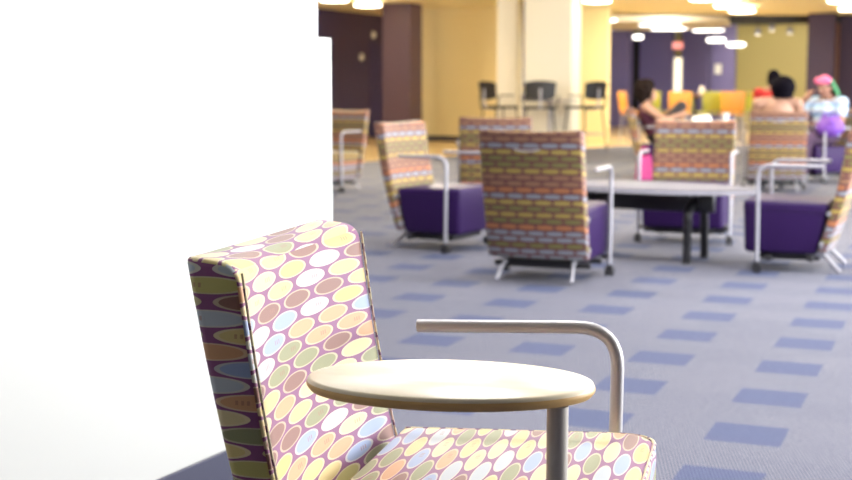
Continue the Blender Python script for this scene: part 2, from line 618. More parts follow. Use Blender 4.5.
def make_chair(name, seat_mat, fab, arms=(-1, 1), tablet=False, tube_mat=None, metal=None):
    metal = metal or M['chrome']
    root = empty(name)
    b = link('backrest', back_slab(0.0 if tablet else 0.026), fab, root)
    if tablet:
        ring = back_edge(-0.002)
        for half in (ring[:11], ring[-11:]):
            bm = NB()
            tube(bm, half, 0.0024, 8)
            link('piping', bm, M['piping'], b)
    else:
        bm = NB()                       # grab strip near the top of the rear face
        pts = [(x, 0.403 - 0.028 * (x / .3) ** 2 + 0.006, 0.775 - 0.012 * (1 - (x / 0.075) ** 2)) for x in [-0.075 + 0.015 * i for i in range(11)]]
        tube(bm, pts, 0.0045, 8, flat=0.7)
        link('pull_handle', bm, M['edgeband'], b)
    # seat
    bm = NB()
    if tablet:
        hexa(bm, [(-0.285, -0.29, 0.17), (0.285, -0.29, 0.17), (0.285, 0.135, 0.17), (-0.285, 0.135, 0.17),
                  (-0.285, -0.29, 0.482), (0.285, -0.29, 0.482), (0.285, 0.200, 0.462), (-0.285, 0.200, 0.462)])
        v = [e for e in bm.edges if abs(e.verts[0].co.z - e.verts[1].co.z) > 0.2 and e.verts[0].co.y < 0]
        bmesh.ops.bevel(bm, geom=v, offset=0.075, segments=7, affect='EDGES', profile=0.5)
        bm.normal_update()
        es = [e for e in bm.edges if e.calc_face_angle() > math.radians(50)]
        bmesh.ops.bevel(bm, geom=es, offset=0.022, segments=4, affect='EDGES', profile=0.5)
    else:
        hexa(bm, [(-0.285, -0.298, 0.120), (0.285, -0.298, 0.120), (0.285, 0.128, 0.120), (-0.285, 0.128, 0.120),
                  (-0.290, -0.312, 0.440), (0.290, -0.312, 0.440), (0.290, 0.190, 0.430), (-0.290, 0.190, 0.430)])
        v = [e for e in bm.edges if abs(e.verts[0].co.z - e.verts[1].co.z) > 0.2]
        bmesh.ops.bevel(bm, geom=v, offset=0.030, segments=4, affect='EDGES', profile=0.5)
        bm.normal_update()
        es = [e for e in bm.edges if e.calc_face_angle() > math.radians(50)]
        bmesh.ops.bevel(bm, geom=es, offset=0.028, segments=4, affect='EDGES', profile=0.5)
    s = link('seat', bm, seat_mat, root)
    if tablet:
        bm = NB()
        pts = fillet([(-0.281, 0.19, 0.457), (-0.281, -0.286, 0.475), (0.281, -0.286, 0.475), (0.281, 0.19, 0.457)], 0.075, 8)
        full = []
        for a, c in zip(pts, pts[1:]):
            k = max(1, int((c - a).length / 0.05))
            for i in range(k):
                full.append(a.lerp(c, i / k))
        full.append(pts[-1])
        tube(bm, full, 0.0036, 8)
        link('piping', bm, M['piping'], s)
    else:
        bm = NB()                       # seam line of the seat cover
        pts = fillet([(-0.2905, 0.165, 0.375), (-0.2905, -0.3100, 0.385), (0.2905, -0.3100, 0.385), (0.2905, 0.165, 0.375)], 0.03, 4)
        tube(bm, pts, 0.0028, 6)
        link('seam', bm, seat_mat, s)
    bm = NB()
    box(bm, (0, -0.04, 0.100), (0.42, 0.36, 0.05), 0.006, 2)
    for yy in (-0.16, 0.09):
        box(bm, (0, yy, 0.092), (0.58, 0.04, 0.03), 0.006, 2)
    link('base_frame', bm, M['black'], root)
    for sx in arms:
        bm = NB()
        tube(bm, arm_pts(sx, 0.385, 0.663, 0.649, -0.208) if tablet else arm_pts(sx), 0.0125, 14)
        a = link('armrest', bm, tube_mat or metal, root)
        bm = NB()
        box(bm, (sx * 0.300, -0.215, 0.115), (0.05, 0.022, 0.022), 0.005, 2)
        link('bracket', bm, M['black'], a)
    for sx in (-1, 1):
        link('caster', caster_bm(sx * (0.325 if sx in arms or tablet else 0.27), -0.215), M['black'], root)
        bm = NB()
        pts = fillet([(sx * 0.20, 0.06, 0.118), (sx * 0.205, 0.16, 0.112), (sx * 0.225, 0.262, 0.014)], 0.04, 5)
        tube(bm, pts, [0.015] * (len(pts) - 1) + [0.012], 12, flat=0.8)
        link('leg', bm, metal, root)
        for z in (0.19, 0.37):
            bm = NB()
            y0 = 0.145 + (z - 0.14) * 0.2
            tube(bm, [(sx * 0.270, y0, z), (sx * 0.305, y0, z)], 0.013, 12)
            link('connector', bm, metal, root)
    return root


def place_chair(src, x, y, rz, label, group=None, first=False):
    o = src if first else copy_tree(src)
    o.location = (x, y, 0)
    o.rotation_euler = (0, 0, rz)
    tag(o, label, 'chair', group)
    return o


# near chair with the writing tablet -------------------------------------------------
NEAR_RZ = math.radians(75.5)
near = make_chair('tablet_lounge_chair', M['oval'], M['oval'], arms=(1,), tablet=True)
near.location = (0.074, 2.110, 0)
near.rotation_euler = (0, 0, NEAR_RZ)
tag(near, 'lounge chair in oval-patterned plum fabric with a maple tablet over its seat', 'chair')
bm = NB()
# oval tablet: long axis along the chair's depth
TX, TY, TZ = -0.262, -0.026, 0.667
lathe(bm, [(0.96, TZ + 0.003), (0.985, TZ + 0.008), (0.995, TZ + 0.0125), (0.985, TZ + 0.017), (0.97, TZ + 0.0185)], 64, (TX, TY), 0.130, 0.211)
bmesh.ops.rotate(bm, verts=bm.verts[:], cent=(TX, TY, 0), matrix=Matrix.Rotation(math.radians(5), 3, 'Z'))
tab = link('tablet', bm, M['wood'], near)
bm = NB()
lathe(bm, [(0.94, TZ - 0.001), (0.975, TZ + 0.000), (0.997, TZ + 0.006), (1.0, TZ + 0.010), (0.99, TZ + 0.0145)], 64, (TX, TY), 0.130, 0.211)
bmesh.ops.rotate(bm, verts=bm.verts[:], cent=(TX, TY, 0), matrix=Matrix.Rotation(math.radians(5), 3, 'Z'))
link('edge_band', bm, M['woodedge'], tab)
bm = NB()
tube(bm, [(-0.303, -0.191, 0.06), (-0.303, -0.191, 0.664)], 0.0152, 20)
pst = link('tablet_post', bm, M['post'], near)
bm = NB()
box(bm, (-0.27, -0.12, 0.661), (0.06, 0.10, 0.006), 0.003, 2)
link('mounting_plate', bm, M['black'], pst)

# lounge chairs in the seating group ---------------------------------------------------
GRP = None
proto = make_chair('lounge_chair', M['purple'], M['dash'], metal=M['satin'])
place_chair(proto, 0.712, 7.60, math.radians(-202), 'patterned lounge chair seen from behind, its back squarely to us before the oval table', first=True)
place_chair(proto, 0.10, 9.12, math.radians(61), 'purple-seated lounge chair with pale sunlit back, turned towards us beside the white partition')
place_chair(proto, 0.60, 11.15, math.radians(176), 'patterned lounge chair behind the other two, only its back showing below the black stools')
place_chair(proto, 1.92, 9.50, math.radians(-19), 'purple-seated lounge chair facing us behind the oval grey table')
place_chair(proto, 2.32, 8.02, math.radians(-111.5), 'purple lounge chair seen side-on with both silver arms, cut by the frame edge')
place_chair(proto, 3.812, 14.195, math.radians(169), 'patterned lounge chair seen from behind with the bare-shouldered woman sitting in it')
place_chair(proto, 4.80, 15.75, math.radians(-70), 'purple lounge chair under the woman in the striped shirt')
place_chair(proto, 2.88, 16.3, math.radians(84), 'patterned lounge chair under the woman with big dark hair')
farchair = make_chair('lounge_chair', M['dash'], M['dash'], metal=M['satin'])
place_chair(farchair, -1.07, 14.35, math.radians(-32), 'patterned lounge chair half hidden behind the end of the white partition', first=True)

# ------------------------------------------------------------------ round coffee table
TC = Vector((1.44, 8.53, 0))
tb = tag(empty('coffee_table', TC, math.radians(-30)), 'low oval table with a grey top and curved black legs amid the lounge chairs', 'table')
bm = NB()
lathe(bm, [(0.972, 0.448), (0.996, 0.452), (1.0, 0.470), (0.992, 0.478), (0.972, 0.480)], 80, (0, 0), 0.74, 0.37)
tt = link('tabletop', bm, M['laminate'], tb)
bm = NB()
lathe(bm, [(0.990, 0.450), (1.005, 0.452), (1.005, 0.468), (0.995, 0.470)], 80, (0, 0), 0.74, 0.37)
link('edge_band', bm, M['edgeband'], tt)
bm = NB()
box(bm, (0, 0, 0.382), (0.94, 0.07, 0.130), 0.012, 3)
for sx in (-1, 1):
    box(bm, (sx * 0.33, 0, 0.435), (0.10, 0.44, 0.026), 0.006, 2)
link('crossbeam', bm, M['blackmetal'], tb)
for sx in (-1, 1):
    for sy_ in (-1, 1):
        bm = NB()
        pts = fillet([(sx * 0.345, 0.0, 0.385), (sx * 0.350, sy_ * 0.165, 0.345), (sx * 0.355, sy_ * 0.180, 0.012)], 0.09, 8)
        tube(bm, pts, 0.028, 14)
        lg = link('leg', bm, M['blackmetal'], tb)
        bm = NB()
        lathe(bm, [(0.030, 0.0), (0.031, 0.010), (0.028, 0.016)], 16, (sx * 0.355, sy_ * 0.180))
        link('foot', bm, M['black'], lg)

# ------------------------------------------------------------------ people
def sphere_chain(bm, p0, r0, p1, r1):
    p0, p1 = Vector(p0), Vector(p1)
    L = (p1 - p0).length
    n = max(1, int(L / (min(r0, r1) * 0.45)))
    for i in range(n + 1):
        t = i / n
        bmesh.ops.create_icosphere(bm, subdivisions=2, radius=r0 + (r1 - r0) * t, matrix=Matrix.Translation(p0.lerp(p1, t)))


def blob(bm, c, r, rot=None):
    m = Matrix.Translation(Vector(c))
    if rot is not None:
        m = m @ rot
    m = m @ Matrix.Diagonal((r[0], r[1], r[2], 1.0))
    bmesh.ops.create_icosphere(bm, subdivisions=3, radius=1.0, matrix=m)


def remesh(name, bm, voxel, mat, parent, smooth_it=3):
    me = bpy.data.meshes.new(name + '_union')
    bm.to_mesh(me)
    bm.free()
    o = bpy.data.objects.new(name + '_union', me)
    COL.objects.link(o)
    md = o.modifiers.new('remesh', 'REMESH')
    md.mode = 'VOXEL'
    md.voxel_size = voxel
    sm = o.modifiers.new('smooth', 'SMOOTH')
    sm.factor = 0.5
    sm.iterations = smooth_it
    dg = bpy.context.evaluated_depsgraph_get()
    res = bpy.data.meshes.new_from_object(o.evaluated_get(dg))
    bpy.data.objects.remove(o)
    bpy.data.meshes.remove(me)
    res.name = name
    res.materials.clear()
    res.materials.append(mat)
    for p in res.polygons:
        p.use_smooth = True
    r = bpy.data.objects.new(name, res)
    COL.objects.link(r)
    r.parent = parent
    return r


def hand(bm, wrist, direction, palm_n, side, curl=0.5):
    """palm, four fingers of unequal length and a thumb from the palm's side"""
    d = Vector(direction).normalized()
    n = Vector(palm_n)
    n = (n - d * n.dot(d)).normalized()
    s = d.cross(n) * side                      # towards the thumb
    w = Vector(wrist)
    sphere_chain(bm, w, 0.026, w + d * 0.03, 0.028)
    for k in (-1, 0, 1):
        sphere_chain(bm, w + d * 0.02 + s * 0.017 * k, 0.018, w + d * 0.085 + s * 0.022 * k, 0.015)
    for i, (off, ln) in enumerate(((0.031, 0.070), (0.010, 0.080), (-0.011, 0.074), (-0.031, 0.058))):
        a = w + d * 0.088 + s * off
        d1 = (d + n * curl * 0.6).normalized()
        d2 = (d + n * curl * 1.7).normalized()
        b = a + d1 * ln * 0.5
        c = b + d2 * ln * 0.5
        sphere_chain(bm, a, 0.0095, b, 0.009)
        sphere_chain(bm, b, 0.009, c, 0.0078)
    a = w + d * 0.03 + s * 0.026
    b = a + (d * 0.6 + s * 0.8 + n * 0.3).normalized() * 0.040
    c = b + (d * 0.9 + s * 0.2 + n * 0.5).normalized() * 0.032
    sphere_chain(bm, a, 0.0135, b, 0.0105)
    sphere_chain(bm, b, 0.0105, c, 0.009)


def head_mesh(bm, neck, head, yaw, pitch=0.0):
    """skull, jaw, nose, brow, ears, neck; returns the matrix of the head's own frame (front -y)"""
    R = Matrix.Rotation(yaw, 4, 'Z') @ Matrix.Rotation(pitch, 4, 'X')
    Mh = Matrix.Translation(Vector(head)) @ R

    def w(p):
        return Mh @ Vector(p)
    blob(bm, w((0, 0.012, 0.022)), (0.074, 0.092, 0.092), R)
    blob(bm, w((0, -0.022, -0.035)), (0.058, 0.062, 0.070), R)
    blob(bm, w((0, -0.050, -0.082)), (0.030, 0.026, 0.022), R)
    sphere_chain(bm, w((0, -0.080, 0.005)), 0.010, w((0, -0.098, -0.028)), 0.014)     # nose
    blob(bm, w((0, -0.074, 0.026)), (0.048, 0.014, 0.010), R)                          # brow
    blob(bm, w((0, -0.078, -0.055)), (0.024, 0.012, 0.010), R)                         # mouth
    for sx in (-1, 1):
        blob(bm, w((sx * 0.076, 0.012, -0.008)), (0.010, 0.022, 0.032), R)             # ear
        blob(bm, w((sx * 0.042, -0.052, -0.020)), (0.024, 0.026, 0.026), R)            # cheek
    sphere_chain(bm, w((0, 0.020, -0.05)), 0.052, neck, 0.056)
    return Mh, R


def person(name, label, loc, rz, skin, J, clothes, hair, plump=1.0, yaw=0.0, pitch=0.0):
    """a seated figure; J holds joints in the figure's own frame (front -y)"""
    root = tag(empty(name, loc, rz), label, 'person')
    bm = NB()
    g = plump
    pel, che, nek, hed = J['pelvis'], J['chest'], J['neck'], J['head']
    # trunk
    blob(bm, pel, (0.155 * g, 0.115 * g, 0.105))
    mid = Vector(pel).lerp(Vector(che), 0.5)
    blob(bm, mid, (0.130 * g, 0.095 * g, 0.15))
    blob(bm, che, (0.150 * g, 0.100 * g, 0.15))
    for sx in (-1, 1):
        sphere_chain(bm, Vector(nek) + Vector((sx * 0.03, 0.005, -0.03)), 0.050, J['sh'][sx], 0.056 * g)
        blob(bm, Vector(che) + Vector((sx * 0.065, -0.085 * g, 0.0)), (0.062 * g, 0.05 * g, 0.06 * g))
    Mh, R = head_mesh(bm, nek, hed, yaw, pitch)
    for sx in (-1, 1):
        sh, el, wr = J['sh'][sx], J['el'][sx], J['wr'][sx]
        sphere_chain(bm, sh, 0.052 * g, el, 0.038 * g)
        sphere_chain(bm, el, 0.038 * g, wr, 0.024)
        hand(bm, wr, J['hd'][sx], J['hn'][sx], J['hs'][sx], 0.5)
        hp = Vector(pel) + Vector((sx * 0.085, -0.02, -0.005))
        sphere_chain(bm, hp, 0.085 * g, J['kn'][sx], 0.058 * g)
        sphere_chain(bm, J['kn'][sx], 0.056 * g, J['an'][sx], 0.036)
        sphere_chain(bm, J['an'][sx], 0.036, Vector(J['an'][sx]) + Vector((0, -0.03, -0.045)), 0.034)
        sphere_chain(bm, Vector(J['an'][sx]) + Vector((0, -0.03, -0.048)), 0.036, Vector(J['an'][sx]) + Vector((sx * 0.02, -0.15, -0.06)), 0.026)
    remesh('body', bm, 0.008, skin, root, 2)
    # face
    for sx in (-1, 1):
        e = NB()
        blob(e, Mh @ Vector((sx * 0.031, -0.072, 0.010)), (0.013, 0.010, 0.008), R)
        link('eye', e, M['eye'], root)
    e = NB()
    blob(e, Mh @ Vector((0, -0.086, -0.055)), (0.022, 0.008, 0.007), R)
    link('mouth', e, M['lip'], root)
    # clothes
    for cname, mat, fn in clothes:
        bm = NB()
        fn(bm, J, g)
        remesh(cname, bm, 0.010, mat, root, 3)
    for hname, mat, fn in hair:
        bm = NB()
        fn(bm, Mh, R)
        remesh(hname, bm, 0.008, mat, root, 2)
    return root


def top(sleeve=0.5, neck=True):
    def fn(bm, J, g):
        e = 0.014
        pel, che = Vector(J['pelvis']), Vector(J['chest'])
        blob(bm, pel + Vector((0, 0, 0.02)), (0.155 * g + e, 0.115 * g + e, 0.10))
        blob(bm, pel.lerp(che, 0.5), (0.135 * g + e, 0.10 * g + e, 0.16))
        blob(bm, che, (0.150 * g + e, 0.100 * g + e, 0.15))
        for sx in (-1, 1):
            blob(bm, che + Vector((sx * 0.065, -0.085 * g, 0.0)), (0.062 * g + e, 0.05 * g + e, 0.06 * g + e))
            if sleeve > 0:
                sh, el = Vector(J['sh'][sx]), Vector(J['el'][sx])
                sphere_chain(bm, che + Vector((sx * 0.06, 0, 0.10)), 0.062, sh, 0.056 * g + e)
                sphere_chain(bm, sh, 0.054 * g + e, sh.lerp(el, sleeve), 0.048 * g + e)
    return fn


def trousers(upto=1.0):
    def fn(bm, J, g):
        e = 0.012
        pel = Vector(J['pelvis'])
        blob(bm, pel, (0.155 * g + e, 0.115 * g + e, 0.105 + e))
        for sx in (-1, 1):
            hp = pel + Vector((sx * 0.085, -0.02, -0.005))
            kn, an = Vector(J['kn'][sx]), Vector(J['an'][sx])
            sphere_chain(bm, hp, 0.085 * g + e, kn, 0.058 * g + e)
            if upto > 0.5:
                sphere_chain(bm, kn, 0.057 * g + e, kn.lerp(an, (upto - 0.5) * 2 * 0.92), 0.038 + e)
    return fn


def shoe(sx):
    def fn(bm, J, g):
        a = Vector(J['an'][sx])
        sphere_chain(bm, a + Vector((0, 0.02, -0.055)), 0.043, a + Vector((sx * 0.02, -0.16, -0.062)), 0.036)
        sphere_chain(bm, a + Vector((0, 0.0, -0.01)), 0.046, a + Vector((0, -0.02, -0.05)), 0.045)
    return fn


def joints(**kw):
    J = dict(pelvis=(0, 0.06, 0.540), chest=(0, 0.135, 0.860), neck=(0, 0.135, 1.020), head=(0, 0.095, 1.165),
             sh={-1: (-0.175, 0.14, 0.965), 1: (0.175, 0.14, 0.965)},
             el={-1: (-0.235, 0.03, 0.72), 1: (0.235, 0.03, 0.72)},
             wr={-1: (-0.12, -0.17, 0.665), 1: (0.12, -0.17, 0.665)},
             hd={-1: (0.4, -0.9, -0.1), 1: (-0.4, -0.9, -0.1)},
             hn={-1: (0, 0, -1), 1: (0, 0, -1)}, hs={-1: 1, 1: -1},
             kn={-1: (-0.11, -0.39, 0.525), 1: (0.11, -0.39, 0.525)},
             an={-1: (-0.11, -0.40, 0.105), 1: (0.11, -0.40, 0.105)})
    J.update(kw)
    return J


def afro(bm, Mh, R):
    blob(bm, Mh @ Vector((0, 0.055, 0.050)), (0.135, 0.125, 0.125), R)
    rnd = random.Random(3)
    for i in range(70):
        a, b = rnd.uniform(0, 2 * PI), rnd.uniform(-0.9, 1.0)
        v = Vector((math.cos(a) * math.sqrt(max(0, 1 - b * b * .8)), math.sin(a) * math.sqrt(max(0, 1 - b * b * .8)), b))
        if v.y < -0.55 and v.z < 0.5:
            continue
        p = Vector((0, 0.055, 0.050)) + Vector((v.x * 0.128, v.y * 0.118, v.z * 0.115))
        blob(bm, Mh @ p, (0.03, 0.03, 0.03), R)
    for sx in (-1, 1):
        sphere_chain(bm, Mh @ Vector((sx * 0.085, 0.05, 0.0)), 0.055, Mh @ Vector((sx * 0.085, 0.07, -0.09)), 0.045)


def bob(bm, Mh, R):
    blob(bm, Mh @ Vector((0, 0.030, 0.032)), (0.135, 0.135, 0.128), R)
    for a in range(0, 360, 20):
        t = math.radians(a)
        if math.sin(t) < -0.35:
            continue
        p = Vector((0.088 * math.cos(t), 0.030 + 0.092 * math.sin(t), 0.02))
        sphere_chain(bm, Mh @ p, 0.030, Mh @ (p * 1.0 + Vector((0, 0, -0.085))), 0.026)
    blob(bm, Mh @ Vector((0, 0.10, 0.02)), (0.085, 0.06, 0.085), R)


def short_hair(bm, Mh, R):
    blob(bm, Mh @ Vector((0, 0.026, 0.040)), (0.086, 0.098, 0.090), R)
    for sx in (-1, 1):
        sphere_chain(bm, Mh @ Vector((sx * 0.066, 0.05, 0.0)), 0.030, Mh @ Vector((sx * 0.055, 0.07, -0.07)), 0.030)


def flowers(bm, Mh, R):
    for x, y, z, r in ((-0.060, -0.030, 0.085, 0.050), (0.045, -0.035, 0.090, 0.055), (0.0, -0.06, 0.075, 0.04), (-0.01, 0.01, 0.11, 0.045)):
        blob(bm, Mh @ Vector((x, y, z)), (r, r, r * 0.85), R)
        for k in range(6):
            t = k * PI / 3
            blob(bm, Mh @ Vector((x + r * 0.75 * math.cos(t), y - 0.02, z + r * 0.6 * math.sin(t))), (r * 0.42, r * 0.3, r * 0.36), R)


def leaves(bm, Mh, R):
    for sx in (1,):
        for k in range(5):
            blob(bm, Mh @ Vector((sx * (0.085 + 0.012 * k), 0.02 + 0.01 * k, 0.06 - 0.035 * k)), (0.022, 0.03, 0.034), R)


# woman in profile, knee drawn up
J1 = joints(pelvis=(0, 0.0, 0.540), chest=(0, 0.12, 0.800), neck=(0, 0.14, 0.935), head=(0, 0.10, 1.055),
            el={-1: (-0.25, -0.08, 0.73), 1: (0.24, -0.06, 0.735)},
            sh={-1: (-0.17, 0.14, 0.885), 1: (0.17, 0.14, 0.885)},
            wr={-1: (-0.13, -0.28, 0.80), 1: (0.15, -0.24, 0.90)},
            hd={-1: (0.3, -0.9, 0.1), 1: (-0.3, -0.9, 0.1)},
            kn={-1: (-0.10, -0.33, 0.56), 1: (0.08, -0.31, 0.90)}, an={-1: (-0.11, -0.38, 0.105), 1: (0.08, -0.30, 0.515)})
person('person', 'woman with big dark hair in profile, elbow on her raised knee, in maroon', (2.88, 16.3, 0), math.radians(84), M['skin_b'], J1,
       [('shirt', M['maroonshirt'], top(0.0)), ('shorts', M['blacktop'], trousers(0.5)), ('shoe', M['shoe'], shoe(-1)), ('shoe', M['shoe'], shoe(1))],
       [('hair', M['hair_brown'], afro)], yaw=math.radians(-8))
# woman from behind, bare shoulders
J2 = joints(pelvis=(0, 0.03, 0.540), chest=(0, 0.09, 0.875), neck=(0, 0.09, 1.015), head=(-0.05, 0.07, 1.100),
            sh={-1: (-0.205, 0.10, 0.955), 1: (0.205, 0.10, 0.955)},
            el={-1: (-0.245, -0.04, 0.73), 1: (0.245, -0.04, 0.73)})


def strapless(bm, J, g):
    e = 0.014
    pel, che = Vector(J['pelvis']), Vector(J['chest'])
    blob(bm, pel + Vector((0, 0, 0.02)), (0.155 * g + e, 0.115 * g + e, 0.10))
    blob(bm, pel.lerp(che, 0.45), (0.137 * g + e, 0.10 * g + e, 0.16))
    blob(bm, che + Vector((0, 0, -0.06)), (0.155 * g + e, 0.105 * g + e, 0.09))
    for sx in (-1, 1):
        blob(bm, che + Vector((sx * 0.065, -0.085 * g, -0.02)), (0.062 * g + e, 0.05 * g + e, 0.05 * g + e))


person('person', 'woman with bare shoulders and black hair seen from behind in a patterned chair', (3.812, 14.195, 0), math.radians(169), M['skin_b'], J2,
       [('dress', M['blacktop'], strapless), ('trousers', M['denim'], trousers(1.0)), ('shoe', M['shoe'], shoe(-1)), ('shoe', M['shoe'], shoe(1))],
       [('hair', M['hair'], bob)], plump=1.15)
# person in red beyond her
J3 = joints(head=(0, 0.06, 1.150), an={-1: (-0.11, -0.40, 0.045), 1: (0.11, -0.40, 0.045)})
person('person', 'person in a red shirt half hidden beyond the black-haired woman', (4.76, 17.9, 0.10), math.radians(150), M['skin_c'], J3,
       [('shirt', M['redshirt'], top(0.55)), ('trousers', M['denim'], trousers(1.0)), ('shoe', M['shoe'], shoe(-1)), ('shoe', M['shoe'], shoe(1))],
       [('hair', M['hair'], short_hair)], yaw=math.radians(25))
# woman with the flowered hair, hand to her mouth
J4 = joints(pelvis=(0, 0.02, 0.550), chest=(0, 0.075, 0.850), neck=(0, 0.06, 1.000), head=(0, 0.005, 1.130),
            sh={-1: (-0.205, 0.07, 0.945), 1: (0.205, 0.07, 0.945)},
            el={-1: (-0.24, -0.20, 0.76), 1: (0.29, -0.03, 0.70)},
            wr={-1: (-0.14, -0.20, 0.975), 1: (0.13, -0.24, 0.70)},
            hd={-1: (0.45, 0.25, 0.85), 1: (-0.8, -0.5, -0.05)},
            hn={-1: (0.3, 0.9, 0), 1: (0, 0, -1)}, hs={-1: -1, 1: -1})
person('person', 'woman in a blue striped T-shirt, pink flowers in her hair, hand at her mouth', (4.80, 15.75, 0), math.radians(-60), M['skin_a'], J4,
       [('shirt', M['stripe'], top(0.5)), ('trousers', M['pinkpants'], trousers(1.0)), ('shoe', M['shoe'], shoe(-1)), ('shoe', M['shoe'], shoe(1))],
       [('hair', M['hair'], short_hair), ('flower', M['flower'], flowers), ('leaf', M['green'], leaves)], plump=1.25, yaw=math.radians(10), pitch=math.radians(6))

# ------------------------------------------------------------------ bags and small things
bm = NB()
blob(bm, (0, 0, 0.10), (0.17, 0.11, 0.115))
blob(bm, (0.03, -0.03, 0.16), (0.10, 0.08, 0.08))
blob(bm, (-0.06, 0.02, 0.19), (0.06, 0.05, 0.06))
bag = remesh('handbag', bm, 0.012, M['purplebag'], None, 3)
_r = Matrix.Rotation(math.radians(-60), 3, 'Z')
_b = _r @ Vector((0.21, -0.22, 0.0)) + Vector((4.86, 15.72, 0.560))
bag.location = _b
bag.rotation_euler = (0, 0, math.radians(-28))
tag(bag, 'slouchy purple bag on the lap of the woman in stripes', 'bag')
bm = NB()
tube(bm, fillet([(-0.10, 0.0, 0.19), (-0.07, -0.02, 0.27), (0.07, -0.02, 0.27), (0.10, 0.0, 0.19)], 0.05, 5), 0.010, 8)
link('strap', bm, M['purplebag'], bag)

pb = tag(empty('tote_bag', at_z(646, 181, 0) + Vector((0, 0.12, 0)), math.radians(20)), 'bright pink cloth bag standing on the carpet behind the oval table', 'bag')
bm = NB()
hexa(bm, [(-0.10, -0.07, 0.0), (0.10, -0.07, 0.0), (0.10, 0.07, 0.0), (-0.10, 0.07, 0.0),
          (-0.09, -0.03, 0.30), (0.09, -0.03, 0.30), (0.09, 0.03, 0.30), (-0.09, 0.03, 0.30)], 0.025, 4)
link('body', bm, M['pinkbag'], pb)
bm = NB()
for y in (-0.022, 0.022):
    tube(bm, fillet([(-0.05, y, 0.28), (-0.04, y, 0.40), (0.04, y, 0.40), (0.05, y, 0.28)], 0.03, 5), 0.007, 8)
link('handle', bm, M['pinkbag'], pb)


def round_table(name, loc, r, h, mat, label, pole=None, cat='table', group=None, base=0.25):
    t = tag(empty(name, loc), label, cat, group)
    bm = NB()
    lathe(bm, [(r - 0.02, h - 0.03), (r, h - 0.025), (r, h - 0.006), (r - 0.008, h)], 40)
    link('tabletop', bm, mat, t)
    bm = NB()
    lathe(bm, [(0.035, 0.02), (0.032, h - 0.10), (0.10, h - 0.031)], 20)
    link('pedestal', bm, pole or M['satin'], t)
    bm = NB()
    lathe(bm, [(base, 0.0), (base, 0.010), (base * 0.85, 0.018), (0.06, 0.035)], 32)
    link('base', bm, pole or M['satin'], t)
    return t


wt = at_y(703, 127, 15.7)
round_table('side_table', (wt.x, 15.7, 0), 0.36, 0.70, M['laminate'], 'small round table holding the white paper bag between the seated women')
# crumpled white paper bag on it
bm = NB()
hexa(bm, [(-0.13, -0.09, 0.0), (0.13, -0.09, 0.0), (0.13, 0.09, 0.0), (-0.13, 0.09, 0.0),
          (-0.12, -0.05, 0.075), (0.09, -0.06, 0.095), (0.10, 0.05, 0.105), (-0.09, 0.06, 0.085)], 0.02, 3)
pp = link('paper_bag', bm, M['paper'], None)
pp.location = (wt.x - 0.02, 15.7, 0.701)
tag(pp, 'crumpled white paper bag lying on the small round table', 'bag')
cp = at_y(728, 126, 15.7)
bm = NB()
lathe(bm, [(0.030, 0.0), (0.040, 0.11), (0.042, 0.112)], 20)
cup = link('paper_cup', bm, M['paper'], None)
cup.location = (wt.x + 0.25, 15.62, 0.701)
tag(cup, 'small white paper cup beside the white paper bag', 'cup')
bm = NB()
lathe(bm, [(0.044, 0.108), (0.044, 0.116), (0.036, 0.120)], 20)
link('lid', bm, M['paper'], cup)

# ------------------------------------------------------------------ bar stools and bar table
def make_stool():
    r = empty('bar_stool')
    bm = NB()
    box(bm, (0, 0, 0.775), (0.46, 0.44, 0.05), 0.022, 4)
    link('seat', bm, M['black'], r)
    bm = NB()
    # curved back pad
    n = 12
    vf = []
    for j in range(7):
        z = 0.905 + 0.33 * j / 6
        row = []
        for i in range(n + 1):
            x = -0.23 + 0.46 * i / n
            k = (x / 0.23) ** 2
            row.append((x * (1 - 0.10 * (1 - j / 6)), 0.24 - 0.05 * k + 0.035 * j / 6, z - 0.035 * k * (1 if j == 6 else (-1 if j == 0 else 0))))
        vf.append(row)
    F1 = [[bm.verts.new(p) for p in row] for row in vf]
    F2 = [[bm.verts.new((p[0], p[1] + 0.03, p[2])) for p in row] for row in vf]
    for j in range(6):
        for i in range(n):
            bm.faces.new((F1[j][i], F1[j][i + 1], F1[j + 1][i + 1], F1[j + 1][i]))
            bm.faces.new((F2[j][i + 1], F2[j][i], F2[j + 1][i], F2[j + 1][i + 1]))
    for i in range(n):
        bm.faces.new((F1[0][i + 1], F1[0][i], F2[0][i], F2[0][i + 1]))
        bm.faces.new((F1[6][i], F1[6][i + 1], F2[6][i + 1], F2[6][i]))
    for j in range(6):
        bm.faces.new((F1[j][0], F1[j + 1][0], F2[j + 1][0], F2[j][0]))
        bm.faces.new((F1[j + 1][n], F1[j][n], F2[j][n], F2[j + 1][n]))
    link('backrest', bm, M['black'], r)
    bm = NB()
    tube(bm, fillet([(0, 0.05, 0.745), (0, 0.285, 0.75), (0, 0.292, 1.10)], 0.05, 5), 0.018, 10)
    link('back_post', bm, M['satin'], r)
    for sx in (-1, 1):
        bm = NB()
        tube(bm, fillet([(sx * 0.235, 0.19, 0.775), (sx * 0.27, 0.20, 0.985), (sx * 0.265, -0.08, 0.985)], 0.05, 5), 0.013, 8)
        link('armrest', bm, M['blackmetal'], r)
        for sy in (-1, 1):
            bm = NB()
            tube(bm, [(sx * 0.19, sy * 0.18, 0.755), (sx * 0.245, sy * 0.245, 0.0)], 0.0125, 10)
            link('leg', bm, M['blackmetal'], r)
    bm = NB()
    ring = fillet([(-0.225, -0.215, 0.30), (0.225, -0.215, 0.30), (0.225, 0.215, 0.30), (-0.225, 0.215, 0.30), (-0.225, -0.215, 0.30)], 0.03, 4)
    tube(bm, ring, 0.010, 8)
    link('footrest', bm, M['satin'], r)
    return r


